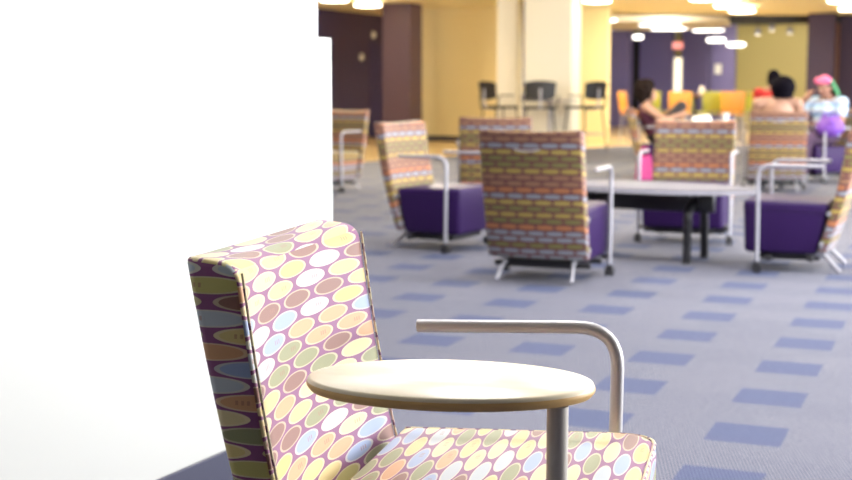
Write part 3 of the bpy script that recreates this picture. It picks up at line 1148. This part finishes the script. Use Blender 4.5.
YB = 23.8
stool = make_stool()
for i, (px, yy, rz, lb) in enumerate((
        (500, 23.9, 118, 'black bar stool in profile facing the high table, before the ochre wall'),
        (540, 23.0, 176, 'black bar stool with its back to us before the cream column'),
        (585, 23.7, -140, 'black bar stool beside the violet wall, nearest the seated women'))):
    o = stool if i == 0 else copy_tree(stool)
    p = at_y(px, 90, yy)
    o.location = (p.x, yy, 0)
    o.rotation_euler = (0, 0, math.radians(rz))
    o.scale = (1.22, 1.16, 1.02)
    tag(o, lb, 'stool')
p = at_y(550, 90, 24.0)
round_table('bar_table', (p.x, 24.0, 0), 0.52, 0.92, M['laminate'], 'high round table with a silver pedestal among the black stools', base=0.30)
# potted flower standing beside, on the bar table's edge
pf = at_y(520, 100, 24.0)
pot = tag(empty('potted_flower', (p.x - 0.42, 23.95, 0.921)), 'small yellow flower in a dark pot on the high table', 'plant')
bm = NB()
lathe(bm, [(0.045, 0.0), (0.065, 0.10), (0.068, 0.105), (0.060, 0.106)], 20)
link('pot', bm, M['black'], pot)
bm = NB()
for k in range(9):
    a = k * 0.7
    tube(bm, [(0, 0, 0.10), (0.04 * math.cos(a), 0.04 * math.sin(a), 0.16), (0.10 * math.cos(a), 0.10 * math.sin(a), 0.17)], [0.006, 0.018, 0.004], 8)
link('foliage', bm, M['leaf'], pot)
bm = NB()
blob(bm, (0, 0, 0.21), (0.05, 0.05, 0.035))
for k in range(8):
    a = k * PI / 4
    blob(bm, (0.05 * math.cos(a), 0.05 * math.sin(a), 0.21), (0.03, 0.03, 0.015))
link('bloom', bm, M['petal'], pot)

# ------------------------------------------------------------------ café chairs and tables at the far end
def make_cafe(mat):
    r = empty('cafe_chair')
    bm = NB()
    box(bm, (0, 0, 0.62), (0.46, 0.44, 0.045), 0.018, 3)
    link('seat', bm, mat, r)
    bm = NB()
    hexa(bm, [(-0.22, 0.205, 0.66), (0.22, 0.205, 0.66), (0.22, 0.235, 0.66), (-0.22, 0.235, 0.66),
              (-0.24, 0.26, 1.07), (0.24, 0.26, 1.07), (0.24, 0.285, 1.07), (-0.24, 0.285, 1.07)], 0.012, 3)
    link('backrest', bm, mat, r)
    for sx in (-1, 1):
        for sy in (-1, 1):
            bm = NB()
            tube(bm, [(sx * 0.18, sy * 0.17, 0.60), (sx * 0.22, sy * 0.22, 0.0)], 0.014, 10)
            link('leg', bm, M['satin'], r)
    bm = NB()
    for sx in (-1, 1):
        tube(bm, [(sx * 0.16, 0.20, 0.61), (sx * 0.17, 0.225, 0.72)], 0.014, 8)
    link('back_bracket', bm, M['satin'], r)
    return r


kinds = {'orange': make_cafe(M['orange']), 'lime': make_cafe(M['lime'])}
used = set()
cafe = [
    (634, 27.5, 'orange', 60, 'orange cafe chair just beyond the woman with big dark hair'),
    (678, 27.0, 'orange', 178, 'orange cafe chair below the bright doorway'),
    (690, 28.6, 'lime', 20, 'lime cafe chair close behind the orange one by the bright doorway'),
    (711, 27.2, 'lime', 182, 'lime cafe chair between the two orange ones, before the violet wall'),
    (732, 26.6, 'orange', 172, 'orange cafe chair before the violet wall with the notice'),
    (748, 28.9, 'lime', 200, 'lime cafe chair before the olive wall'),
    (764, 26.2, 'orange', 170, 'orange cafe chair beside the person in red'),
    (770, 17.9, 'lime', 150, 'lime cafe chair under the person in the red shirt'),
    (655, 29.5, 'lime', 10, 'lime cafe chair half hidden by the big dark hair')]
for px, yy, kd, rz, lb in cafe:
    o = kinds[kd] if kd not in used else copy_tree(kinds[kd])
    used.add(kd)
    q = at_y(px, 90, yy)
    if yy < 18:
        q.x = 4.76
        o.scale = (1, 1, 0.88)
    o.location = (q.x, yy, 0)
    o.rotation_euler = (0, 0, math.radians(rz))
    tag(o, lb, 'chair')
q = at_y(696, 90, 27.8)
round_table('cafe_table', (q.x, 27.8, 0), 0.34, 1.00, M['tabletop'], 'brown cafe table between the lime chairs', M['blackmetal'])
q2 = at_y(745, 90, 27.2)
round_table('cafe_table', (q2.x, 27.6, 0), 0.34, 1.03, M['tabletop'], 'brown cafe table before the olive wall', M['blackmetal'])
for px, yy, h, lb in ((713, 27.8, 1.001, 'cream vase on the brown cafe table between the lime chairs'),):
    bm = NB()
    lathe(bm, [(0.04, 0), (0.065, 0.05), (0.06, 0.10), (0.035, 0.15), (0.042, 0.18)], 20)
    v = link('vase', bm, M['cream'], None)
    v.location = (q.x + 0.12, yy, h)
    tag(v, lb, 'vase')

# ------------------------------------------------------------------ building shell
CZ = 2.85


def slab(name, pts, z0, z1, mat):
    bm = NB()
    n = len(pts)
    lo = [bm.verts.new((p[0], p[1], z0)) for p in pts]
    hi = [bm.verts.new((p[0], p[1], z1)) for p in pts]
    bm.faces.new(lo[::-1])
    bm.faces.new(hi)
    for i in range(n):
        bm.faces.new((lo[i], lo[(i + 1) % n], hi[(i + 1) % n], hi[i]))
    o = link(name, bm, mat, None, False)
    o['kind'] = 'structure'
    return o


# carpet, then the tan vinyl beyond a line on the building grid
RW = lambda y: 4.6 + 0.4452 * y          # the window wall's line (along U), never in the frame


def along(o, t, s=0):
    return (o.x + U.x * t + N.x * s, o.y + U.y * t + N.y * s)


e1 = at_z(340, 163, 0)                     # the carpet's far edge on the left
e2 = at_z(620, 146, 0)
fl = [(-9, -5), (RW(-5) + 0.2, -5), (RW(e2.y + 3) + 0.2, e2.y + 3.0), (e2.x, e2.y), (e1.x, e1.y), (-9, e1.y - 1.2)]
slab('floor', fl, -0.06, 0.0, M['carpet'])
fl2 = [(-9, e1.y - 1.2), (e1.x, e1.y), (e2.x, e2.y), (RW(e2.y + 3) + 0.2, e2.y + 3.0), (RW(48) + 0.2, 48), (-9, 48)]
slab('floor_vinyl', fl2, -0.06, 0.0, M['vinyl'])

# low cream partition against the white wall on the left
b1, b2 = at_z(155, 480, 0.1), at_z(237, 445, 0.1)
pd = Vector((b2.x - b1.x, b2.y - b1.y, 0)).normalized()
pn = Vector((pd.y, -pd.x, 0))              # towards the room
ptop = at_z(333, 38, 0)
# where the wall line meets the sight line of pixel column 333
tt_ = ray(333, 200)
kx = tt_.x / tt_.y
t_end = (kx * b1.y - b1.x) / (pd.x - kx * pd.y)
P0 = Vector((b1.x, b1.y, 0)) - pd * 5.0
P1 = Vector((b1.x, b1.y, 0)) + pd * t_end
PT = at_y(333, 38, P1.y).z
q = [P0, P1, P1 - pn * 0.09, P0 - pn * 0.09]
bm = NB()
hexa(bm, [(v.x, v.y, 0.0) for v in q] + [(v.x, v.y, PT) for v in q], 0.004, 2)
wp = link('wall_partition', bm, M['partition'], None)
wp['kind'] = 'structure'
q = [P0 + pn * 0.001, P1 + pn * 0.001, P1 + pn * 0.009, P0 + pn * 0.009]
q = [q[0], q[3], q[2], q[1]]
q = [P0 + pn * 0.009, P1 + pn * 0.009, P1 + pn * 0.0005, P0 + pn * 0.0005]
bm = NB()
hexa(bm, [(v.x, v.y, 0.0) for v in q] + [(v.x, v.y, 0.100) for v in q], 0.002, 1)
bs = link('baseboard_left', bm, M['skirt'], None)
bs['kind'] = 'structure'
# the tall white wall behind it
tw = ray(318, 20)
kx = tw.x / tw.y
O = Vector((b1.x, b1.y, 0)) - pn * 0.092
t2_ = (kx * O.y - O.x) / (pd.x - kx * pd.y)
W0, W1 = O - pd * 5.2, O + pd * t2_
q = [W0, W1, W1 - pn * 0.30, W0 - pn * 0.30]
bm = NB()
hexa(bm, [(v.x, v.y, 0.0) for v in q] + [(v.x, v.y, CZ) for v in q], 0.004, 2)
wl = link('wall_left', bm, M['white'], None)
wl['kind'] = 'structure'

# plum wall at the far left, running along the grid
a = at_y(318, 10, 28.4)
bpt = at_y(384, 17, 31.2)
d = Vector((bpt.x - a.x, bpt.y - a.y, 0)).normalized()
A0 = Vector((a.x, a.y, 0)) - d * 8
A1 = Vector((bpt.x, bpt.y, 0)) + d * 1.5
wall_between('wall_plum', A0, A1, 0, CZ, 0.25, M['plum'])
# violet door leaf in that wall
nn = Vector((d.y, -d.x, 0))
D0 = Vector((bpt.x, bpt.y, 0)) - d * 0.75
dr = empty('door_1', D0 + nn * 0.012, math.atan2(d.y, d.x))
dr['kind'] = 'structure'
bm = NB()
box(bm, (0.40, 0.0, 1.10), (0.80, 0.02, 2.16), 0.004, 1)
link('door_panel', bm, M['darkviolet'], dr)
bm = NB()
tube(bm, fillet([(0.70, -0.01, 1.02), (0.70, -0.06, 1.02), (0.58, -0.06, 1.02)], 0.02, 4), 0.011, 8)
link('door_handle', bm, M['satin'], dr)
for i, (px, py, lb) in enumerate(((373, 35, 'round pale wall lamp high on the plum wall, upper of two'), (361, 57, 'round pale wall lamp on the plum wall, lower of two'))):
    rr = ray(px, py)
    kx = rr.x / rr.y
    base = Vector((a.x, a.y, 0)) + nn * 0.002
    t = (kx * base.y - base.x) / (d.x - kx * d.y)
    pt = base + d * t
    z = CH + rr.z / rr.y * pt.y
    bm = NB()
    lathe(bm, [(0.085, 0.0), (0.085, 0.02), (0.07, 0.045), (0.03, 0.06)], 24)
    o = link('wall_lamp', bm, M['cream'], None)
    o.location = (pt.x, pt.y, z)
    o.rotation_euler = (PI / 2, 0, math.atan2(nn.y, nn.x) + PI / 2)
    tag(o, lb, 'lamp')

# maroon column
c = at_y(410, 90, 26.6)
wedge_box('column_maroon', (c.x, 26.6), 0.62, 0.60, 0, CZ, wall_paint('maroon_paint', (0.070, 0.034, 0.048), 0.5))
# ochre wall
y0 = at_y(420, 90, 28.5)
wall_between('wall_ochre', (y0.x, 28.5), (y0.x + N.x * 4.2, 28.5 + N.y * 4.2), 0, CZ + 0.4, 0.2, M['yellow'])
wall_between('baseboard_ochre', (y0.x - U.x * .012, 28.5 - U.y * .012), (y0.x + N.x * 1.75 - U.x * .012, 28.5 + N.y * 1.75 - U.y * .012), 0, 0.11, 0.01, M['skirt'])
# cream columns and the violet strip between
c = at_y(517, 90, 25.4)
wedge_box('column_cream', (c.x, 25.4), 0.42, 0.30, 0, CZ + 0.3, M['cream'])
c = at_y(526, 90, 25.9)
wedge_box('column_violet', (c.x, 25.9), 0.34, 0.20, 0, CZ + 0.3, M['violet'])
c = at_y(571, 90, 24.6)
wedge_box('column_cream', (c.x, 24.6), 0.94, 0.57, 0, CZ + 0.3, M['cream'])

# far violet boxes, doorway, olive end wall
c = at_y(627, 90, 39.5)
wedge_box('wall_violet', (c.x, 39.5), 2.4, 0.6, 0, 3.15, M['violet'])
c = at_y(672, 90, 41.0)
wedge_box('wall_violet', (c.x, 41.0), 1.05, 0.25, 0, 3.15, M['violet'])
c = at_y(707, 90, 41.0)
wedge_box('wall_violet', (c.x, 41.0), 0.82, 0.5, 0, 3.15, M['violet'])
c = at_y(734, 90, 41.6)
wedge_box('wall_violet', (c.x, 41.6), 0.86, 0.3, 0, 3.15, M['violet'])
nc = at_y(717, 69, 41.55)
nt = c
_np = Vector((c.x, 41.6, 0)) - N * 0.52 - U * 0.006
no = empty('notice', (_np.x, _np.y, at_y(717, 69, _np.y).z), math.atan2(N.y, N.x))
tag(no, 'small pale notice on the far violet wall', 'notice')
bm = NB()
box(bm, (0, 0, 0), (0.24, 0.008, 0.34), 0.002, 1)
link('frame', bm, M['satin'], no)
bm = NB()
box(bm, (0, -0.005, 0), (0.20, 0.003, 0.30))
link('sheet', bm, M['paper'], no)
# olive wall behind all that
oc = at_y(700, 90, 44.0)
wall_between('wall_olive', (oc.x - N.x * 14, 44.0 - N.y * 14), (oc.x + N.x * 16, 44.0 + 16 * N.y), 0, 3.36, 0.2, M['olive'])
_g = at_y(638, 90, 43.0)
wall_between('wall_gap_dark', (_g.x - 0.9, 43.0), (_g.x + 0.9, 43.0), 0, 3.1, 0.1, M['darkceil'])  # black panel stands in for the darkness of the gap
# bright doorway: glowing panel in place of the lit corridor between violet walls
c = at_y(682, 90, 41.2)
dd = empty('door_2', (c.x - N.x * 0.02, 41.2 - N.y * 0.02, 0), math.atan2(N.y, N.x))
dd['kind'] = 'structure'
bm = NB()
box(bm, (-0.14, 0.05, 1.05), (0.28, 0.04, 2.10), 0.004, 1)
link('door_panel', bm, emitter('corridor_glow', (1.0, 0.86, 0.55), 0.75), dd)
bm = NB()
for x in (-0.30, 0.02):
    box(bm, (x, 0.03, 1.07), (0.04, 0.08, 2.14), 0.004, 1)
box(bm, (-0.14, 0.03, 2.13), (0.36, 0.08, 0.05), 0.004, 1)
link('door_frame', bm, M['violet'], dd)
# exit sign over it
es = at_y(678, 45.5, 40.6)
ex = tag(empty('exit_sign', (es.x, 40.6, es.z), math.atan2(N.y, N.x)), 'lit red exit sign over the bright far doorway', 'sign')
bm = NB()
box(bm, (0, 0, 0), (0.36, 0.05, 0.24), 0.008, 2)
link('housing', bm, M['satin'], ex)
bm = NB()
box(bm, (0, -0.028, 0), (0.33, 0.008, 0.21), 0.003, 1)
link('face', bm, M['exit'], ex)
fc = bpy.data.curves.new('lettering', 'FONT')
fc.body = 'EXIT'
fc.size = 0.15
fc.align_x = 'CENTER'
fc.align_y = 'CENTER'
fc.extrude = 0.002
_f = bpy.data.objects.new('lettering_curve', fc)
COL.objects.link(_f)
_me = bpy.data.meshes.new_from_object(_f.evaluated_get(bpy.context.evaluated_depsgraph_get()))
bpy.data.objects.remove(_f)
_me.materials.clear()
fo = bpy.data.objects.new('lettering', _me)
COL.objects.link(fo)
fo.data.materials.append(M['exit_letters'])
fo.parent = ex
fo.location = (0, -0.035, 0)
fo.rotation_euler = (PI / 2, 0, 0)
bm = NB()
tube(bm, [(0, 0, 0.12), (0, 0, 3.1 - es.z)], 0.012, 8)
link('hanger', bm, M['satin'], ex)

# plum columns at the right
c = at_y(833, 90, 30.0)
wedge_box('column_plum', (c.x, 30.0), 0.60, 0.20, 0, CZ, M['plum'])
c = at_y(838, 90, 31.5)
wedge_box('column_plum', (c.x, 31.5), 0.12, 0.5, 0, CZ, wall_paint('bronze_trim_paint', (0.18, 0.09, 0.08), 0.4))
c = at_y(838, 90, 31.0)
wall_between('wall_plum', (c.x, 31.0), (c.x + N.x * 6, 31.0 + N.y * 6), 0, CZ, 0.2, M['plum'])

# ceilings
# ochre ceiling: straight far edge on the left (meets the plum wall), edge at the soffit on the right
r_edge = 31.0
slab('ceiling_near', [(-9, -5), (RW(-5) + 0.2, -5), (RW(15) + 0.2, 15), (-9, 15)], CZ, CZ + 0.08, M['greyceil'])
slab('ceiling', [(-9, 15), (RW(15) + 0.2, 15), (RW(r_edge) + 0.2, r_edge), (at_y(590, 0, r_edge).x, r_edge), (at_y(590, 0, r_edge).x, 36), (-9, 36)], CZ, CZ + 0.08, M['ceiling'])
slab('ceiling_rear', [(at_y(588, 0, 31).x, r_edge + 0.01), (at_y(722, 0, 31).x, r_edge + 0.01), (at_y(735, 0, 44).x, 46), (at_y(580, 0, 44).x, 46)], 3.12, 3.2, M['greyceil'])
slab('ceiling_black', [(at_y(722, 0, 31).x, r_edge + 0.01), (RW(r_edge) + 0.2, r_edge + 0.01), (RW(46), 46), (at_y(735, 0, 44).x, 46)], 3.22, 3.3, M['darkceil'])
slab('ceiling_rear', [(-9.2, 30.9), (RW(30.9) + 0.4, 30.9), (RW(48) + 0.4, 48.2), (-9.2, 48.2)], 3.36, 3.44, M['darkceil'])  # unseen cap added above the far ceilings to block sky light
# dark fascia at the ochre ceiling's edge
x0, x1 = at_y(590, 0, r_edge).x, RW(r_edge)
wall_between('trim_1', (x0, r_edge), (x1, r_edge), CZ - 0.01, 3.2, 0.03, M['darkceil'])
wall_between('trim_2', (at_y(724, 0, 31.1).x, 31.1), (x1, 31.1), 2.66, 3.2, 0.03, M['darkceil'])

# floating soffit with a rounded end
sy = 30.2
s0 = at_y(578, 18, sy)
zb, zt = at_y(640, 21, sy).z, at_y(640, 15.5, sy).z
pts = []
xl = s0.x
xr = at_y(692, 18, sy).x
depth = 4.6
pts.append((xl, sy))
pts.append((xr, sy))
rad = depth / 2
for k in range(1, 16):
    t = -PI / 2 + PI * k / 16
    pts.append((xr + 1.35 * math.cos(t), sy + rad + rad * math.sin(t)))
pts.append((xr, sy + depth))
pts.append((xl, sy + depth))
sf = slab('ceiling_soffit', pts, zb, zt, M['cream'])
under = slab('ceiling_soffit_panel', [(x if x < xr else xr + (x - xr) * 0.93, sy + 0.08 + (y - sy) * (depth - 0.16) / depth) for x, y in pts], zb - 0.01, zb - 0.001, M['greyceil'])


# ------------------------------------------------------------------ light fittings
def drum(name, x, y, z, r, h, label, group=None):
    t = tag(empty(name, (x, y, z)), label, 'ceiling light', group)
    bm = NB()
    lathe(bm, [(r * 0.90, -h - 0.08), (r, -h * 0.8 - 0.08), (r, -0.085), (r * 0.9, -0.075)], 28)
    link('diffuser', bm, M['lamp'], t)
    bm = NB()
    lathe(bm, [(0.03, -0.08), (0.03, -0.02), (0.07, -0.012), (0.07, 0.0)], 20)
    link('stem', bm, M['satin'], t)
    return t


vis = [(334, 1, 'round ceiling light over the plum wall, cut by the frame top'), (368, 6, 'round ceiling light just before the maroon column'),
       (597, 2, 'round ceiling light beside the cream column'), (704, 0.0, 'round ceiling light, first and nearest of the row before the black ceiling'),
       (728, 7, 'round ceiling light, middle of the row before the black ceiling'), (742, 12, 'round ceiling light, last of the row before the black ceiling'),
       (842, 2, 'round ceiling light above the plum column'), (852, 10, 'round ceiling light above the plum wall, cut by the frame edge')]
for px, py, lb in vis:
    p = at_z(px, py, CZ - 0.12)
    drum('ceiling_light', p.x, p.y, CZ - 0.001, 0.26, 0.045, lb)
# panel lights under the soffit and beyond
pans = [(660, 25.5, zb - 0.012, 0.9, 'long light panel under the floating soffit, nearest of the bright row'), (669, 29.5, zb - 0.012, 0.8, 'light panel under the floating soffit, second of the bright row'),
        (684, 36, zb - 0.012, 0.7, 'light panel under the floating soffit, third of the bright row'), (600, 21.0, zb - 0.012, 0.7, 'light panel under the floating soffit beside the cream column')]
for px, py, z, w, lb in pans:
    p = at_z(px, py, z - 0.03)
    t = tag(empty('light_panel', (p.x, min(p.y, sy + depth - 0.5), z)), lb, 'ceiling light')
    bm = NB()
    box(bm, (0, 0, -0.02), (w, 0.60, 0.03), 0.004, 1)
    link('diffuser', bm, M['panel'], t)
    bm = NB()
    box(bm, (0, 0, -0.004), (w + 0.06, 0.66, 0.007))
    link('frame', bm, M['satin'], t)
for px, py, lb in ((716, 40, 'round hanging light before the far violet wall, left of two'), (736, 44.5, 'round hanging light before the far violet wall, right of two'), (638, 37, 'small round hanging light over the dark gap between violet walls')):
    yy = 37.0
    p = at_y(px, py, yy)
    t = tag(empty('hanging_light', (p.x, yy, p.z)), lb, 'ceiling light')
    r = 0.26 if px > 700 else 0.14
    bm = NB()
    lathe(bm, [(r * 0.7, -0.06), (r, -0.03), (r, 0.03), (r * 0.7, 0.05)], 24)
    link('diffuser', bm, M['panel'], t)
    bm = NB()
    zt_ = 3.12 - p.z if px < 733 else 3.22 - p.z
    tube(bm, [(0, 0, 0.045), (0, 0, zt_)], 0.012, 8)
    link('rod', bm, M['satin'], t)
# track spots under the black ceiling
for i, (px, py, lb) in enumerate(((758, 31, 'small spotlight under the black ceiling, first of three'), (772, 27, 'small spotlight under the black ceiling, second of three'), (790, 30, 'small spotlight under the black ceiling, third of three'))):
    yy = 37.5
    p = at_y(px, py, yy)
    t = tag(empty('spotlight', (p.x, yy, p.z)), lb, 'spotlight')
    bm = NB()
    lathe(bm, [(0.075, -0.10), (0.085, 0.0), (0.05, 0.10)], 18)
    link('housing', bm, M['satin'], t)
    bm = NB()
    lathe(bm, [(0.066, -0.106), (0.066, -0.101)], 18)
    link('lens', bm, M['spot'], t)
    bm = NB()
    tube(bm, [(0, 0, 0.09), (0, 0, 3.22 - p.z)], 0.015, 8)
    link('stem', bm, M['black'], t)
    sp = bpy.data.lights.new('spot_lamp', 'SPOT')
    sp.energy = 520 if i == 1 else 60
    sp.color = (1.0, 0.88, 0.62)
    sp.spot_size = math.radians(70)
    sp.spot_blend = 0.8
    sp.shadow_soft_size = 0.06
    so = bpy.data.objects.new('spot_lamp', sp)
    COL.objects.link(so)
    so.location = (p.x, yy, p.z - 0.12)
    tgt = Vector((at_y(776, 60, 41).x, 41.5, 1.7))
    so.rotation_euler = (tgt - so.location).to_track_quat('-Z', 'Y').to_euler()

# ------------------------------------------------------------------ unseen sides of the room (they hold the daylight in)
slab('wall_rear', [(-9, -5.2), (RW(-5), -5.2), (RW(-5), -5.0), (-9, -5.0)], 0, CZ, M['plum'])
slab('wall_side', [(-9.2, -5), (-9, -5), (-9, 48), (-9.2, 48)], 0, 3.36, M['cream'])
# window wall on the right: sill, header, mullions
WY0, WY1 = 2.0, 14.5


def rw_seg(name, ya, yb, z0, z1, mat):
    return wall_between(name, (RW(ya), ya), (RW(yb), yb), z0, z1, -0.2, mat)


rw_seg('wall_right', WY0, WY1, 0, 0.35, M['white'])
rw_seg('wall_right', WY0, WY1, 2.70, CZ, M['white'])
rw_seg('wall_right', -5, WY0, 0, CZ, M['plum'])
rw_seg('wall_right', WY1, 48, 0, 3.36, M['white'])
y = WY0
i = 0
while y < WY1 - 0.1:
    rw_seg('window_%d' % (i + 1), y, y + 0.06, 0.35, 2.70, M['satin'])
    y += 2.5
    i += 1

# ------------------------------------------------------------------ light
w = bpy.data.worlds.new('world')
SC.world = w
w.use_nodes = True
bg = w.node_tree.nodes['Background']
bg.inputs['Color'].default_value = (0.93, 0.97, 1.0, 1)
bg.inputs['Strength'].default_value = 9.5


def portal(ya, yb):
    l = bpy.data.lights.new('window_portal', 'AREA')
    l.shape = 'RECTANGLE'
    a, b = Vector((RW(ya), ya, 0)), Vector((RW(yb), yb, 0))
    l.size = (b - a).length
    l.size_y = 2.35
    l.cycles.is_portal = True
    o = bpy.data.objects.new('window_portal', l)
    COL.objects.link(o)
    o.location = (a + b) / 2 + Vector((0, 0, 1.525)) + N * 0.05
    X = (b - a).normalized()
    Z = N                                   # lamp shines along -Z, into the room
    Y = Z.cross(X)
    o.rotation_euler = Matrix((X, Y, Z)).transposed().to_euler()


portal(WY0, WY1)


def overhead_area_light(x, y, power, col, size=0.5, z=CZ - 0.02):
    l = bpy.data.lights.new('overhead_area_light', 'AREA')
    l.shape = 'DISK'
    l.size = size
    l.energy = power
    l.color = col
    o = bpy.data.objects.new('overhead_area_light', l)
    COL.objects.link(o)
    o.location = (x, y, z)


# the near room's rows of ceiling lamps, above the frame
for j in range(7):
    for i in range(4):
        p = Vector((-2.2, 1.6, 0)) + U * (3.2 * j) + N * (2.4 * i - 1.2)
        if p.x > RW(p.y) - 0.6 or (p.y < 6 and p.x < -0.4) or p.y < 2.4:
            continue
        if j < 4:
            overhead_area_light(p.x, p.y, 27, (0.98, 0.97, 1.0) if j < 3 else (1.0, 0.94, 0.84))


def fill_point(x, y, z, power, col):
    l = bpy.data.lights.new('fill_point_light', 'POINT')
    l.shadow_soft_size = 0.30
    l.energy = power
    l.color = col
    o = bpy.data.objects.new('fill_point_light', l)
    COL.objects.link(o)
    o.location = (x, y, z)


# unseen point lights added above the frame to brighten the cream columns
for x, y in ((-3.0, 15.5), (0.0, 15.0), (3.0, 14.5), (6.0, 14.0), (-3.0, 19.0), (0.0, 18.8), (3.0, 18.5), (6.5, 18.5)):
    fill_point(x, y, 2.62, 85, (1.0, 0.89, 0.70))
for x, y in ((-3.5, 24), (-4.5, 27), (2.6, 27.5), (4.6, 25.5), (7.0, 26.5), (5.5, 29.5)):  # extra area lights without fittings, added to brighten ochre ceiling and walls
    overhead_area_light(x, y, 55, (1.0, 0.90, 0.70))
for x, y in ((6.2, 34.0), (8.2, 33.5), (10.0, 33.5), (12.0, 34.5)):  # area lights added to lift the far violet walls, no fittings there
    overhead_area_light(x, y, 55, (1.0, 0.94, 0.86), z=3.05)

# ------------------------------------------------------------------ render look
SC.view_settings.view_transform = 'Standard'
SC.view_settings.look = 'None'
SC.view_settings.gamma = 1.0
SC.view_settings.use_curve_mapping = False
SC.view_settings.exposure = 1.17
SC.cycles.max_bounces = 8
SC.cycles.diffuse_bounces = 5
SC.cycles.use_denoising = True
SC.cycles.sample_clamp_indirect = 8.0
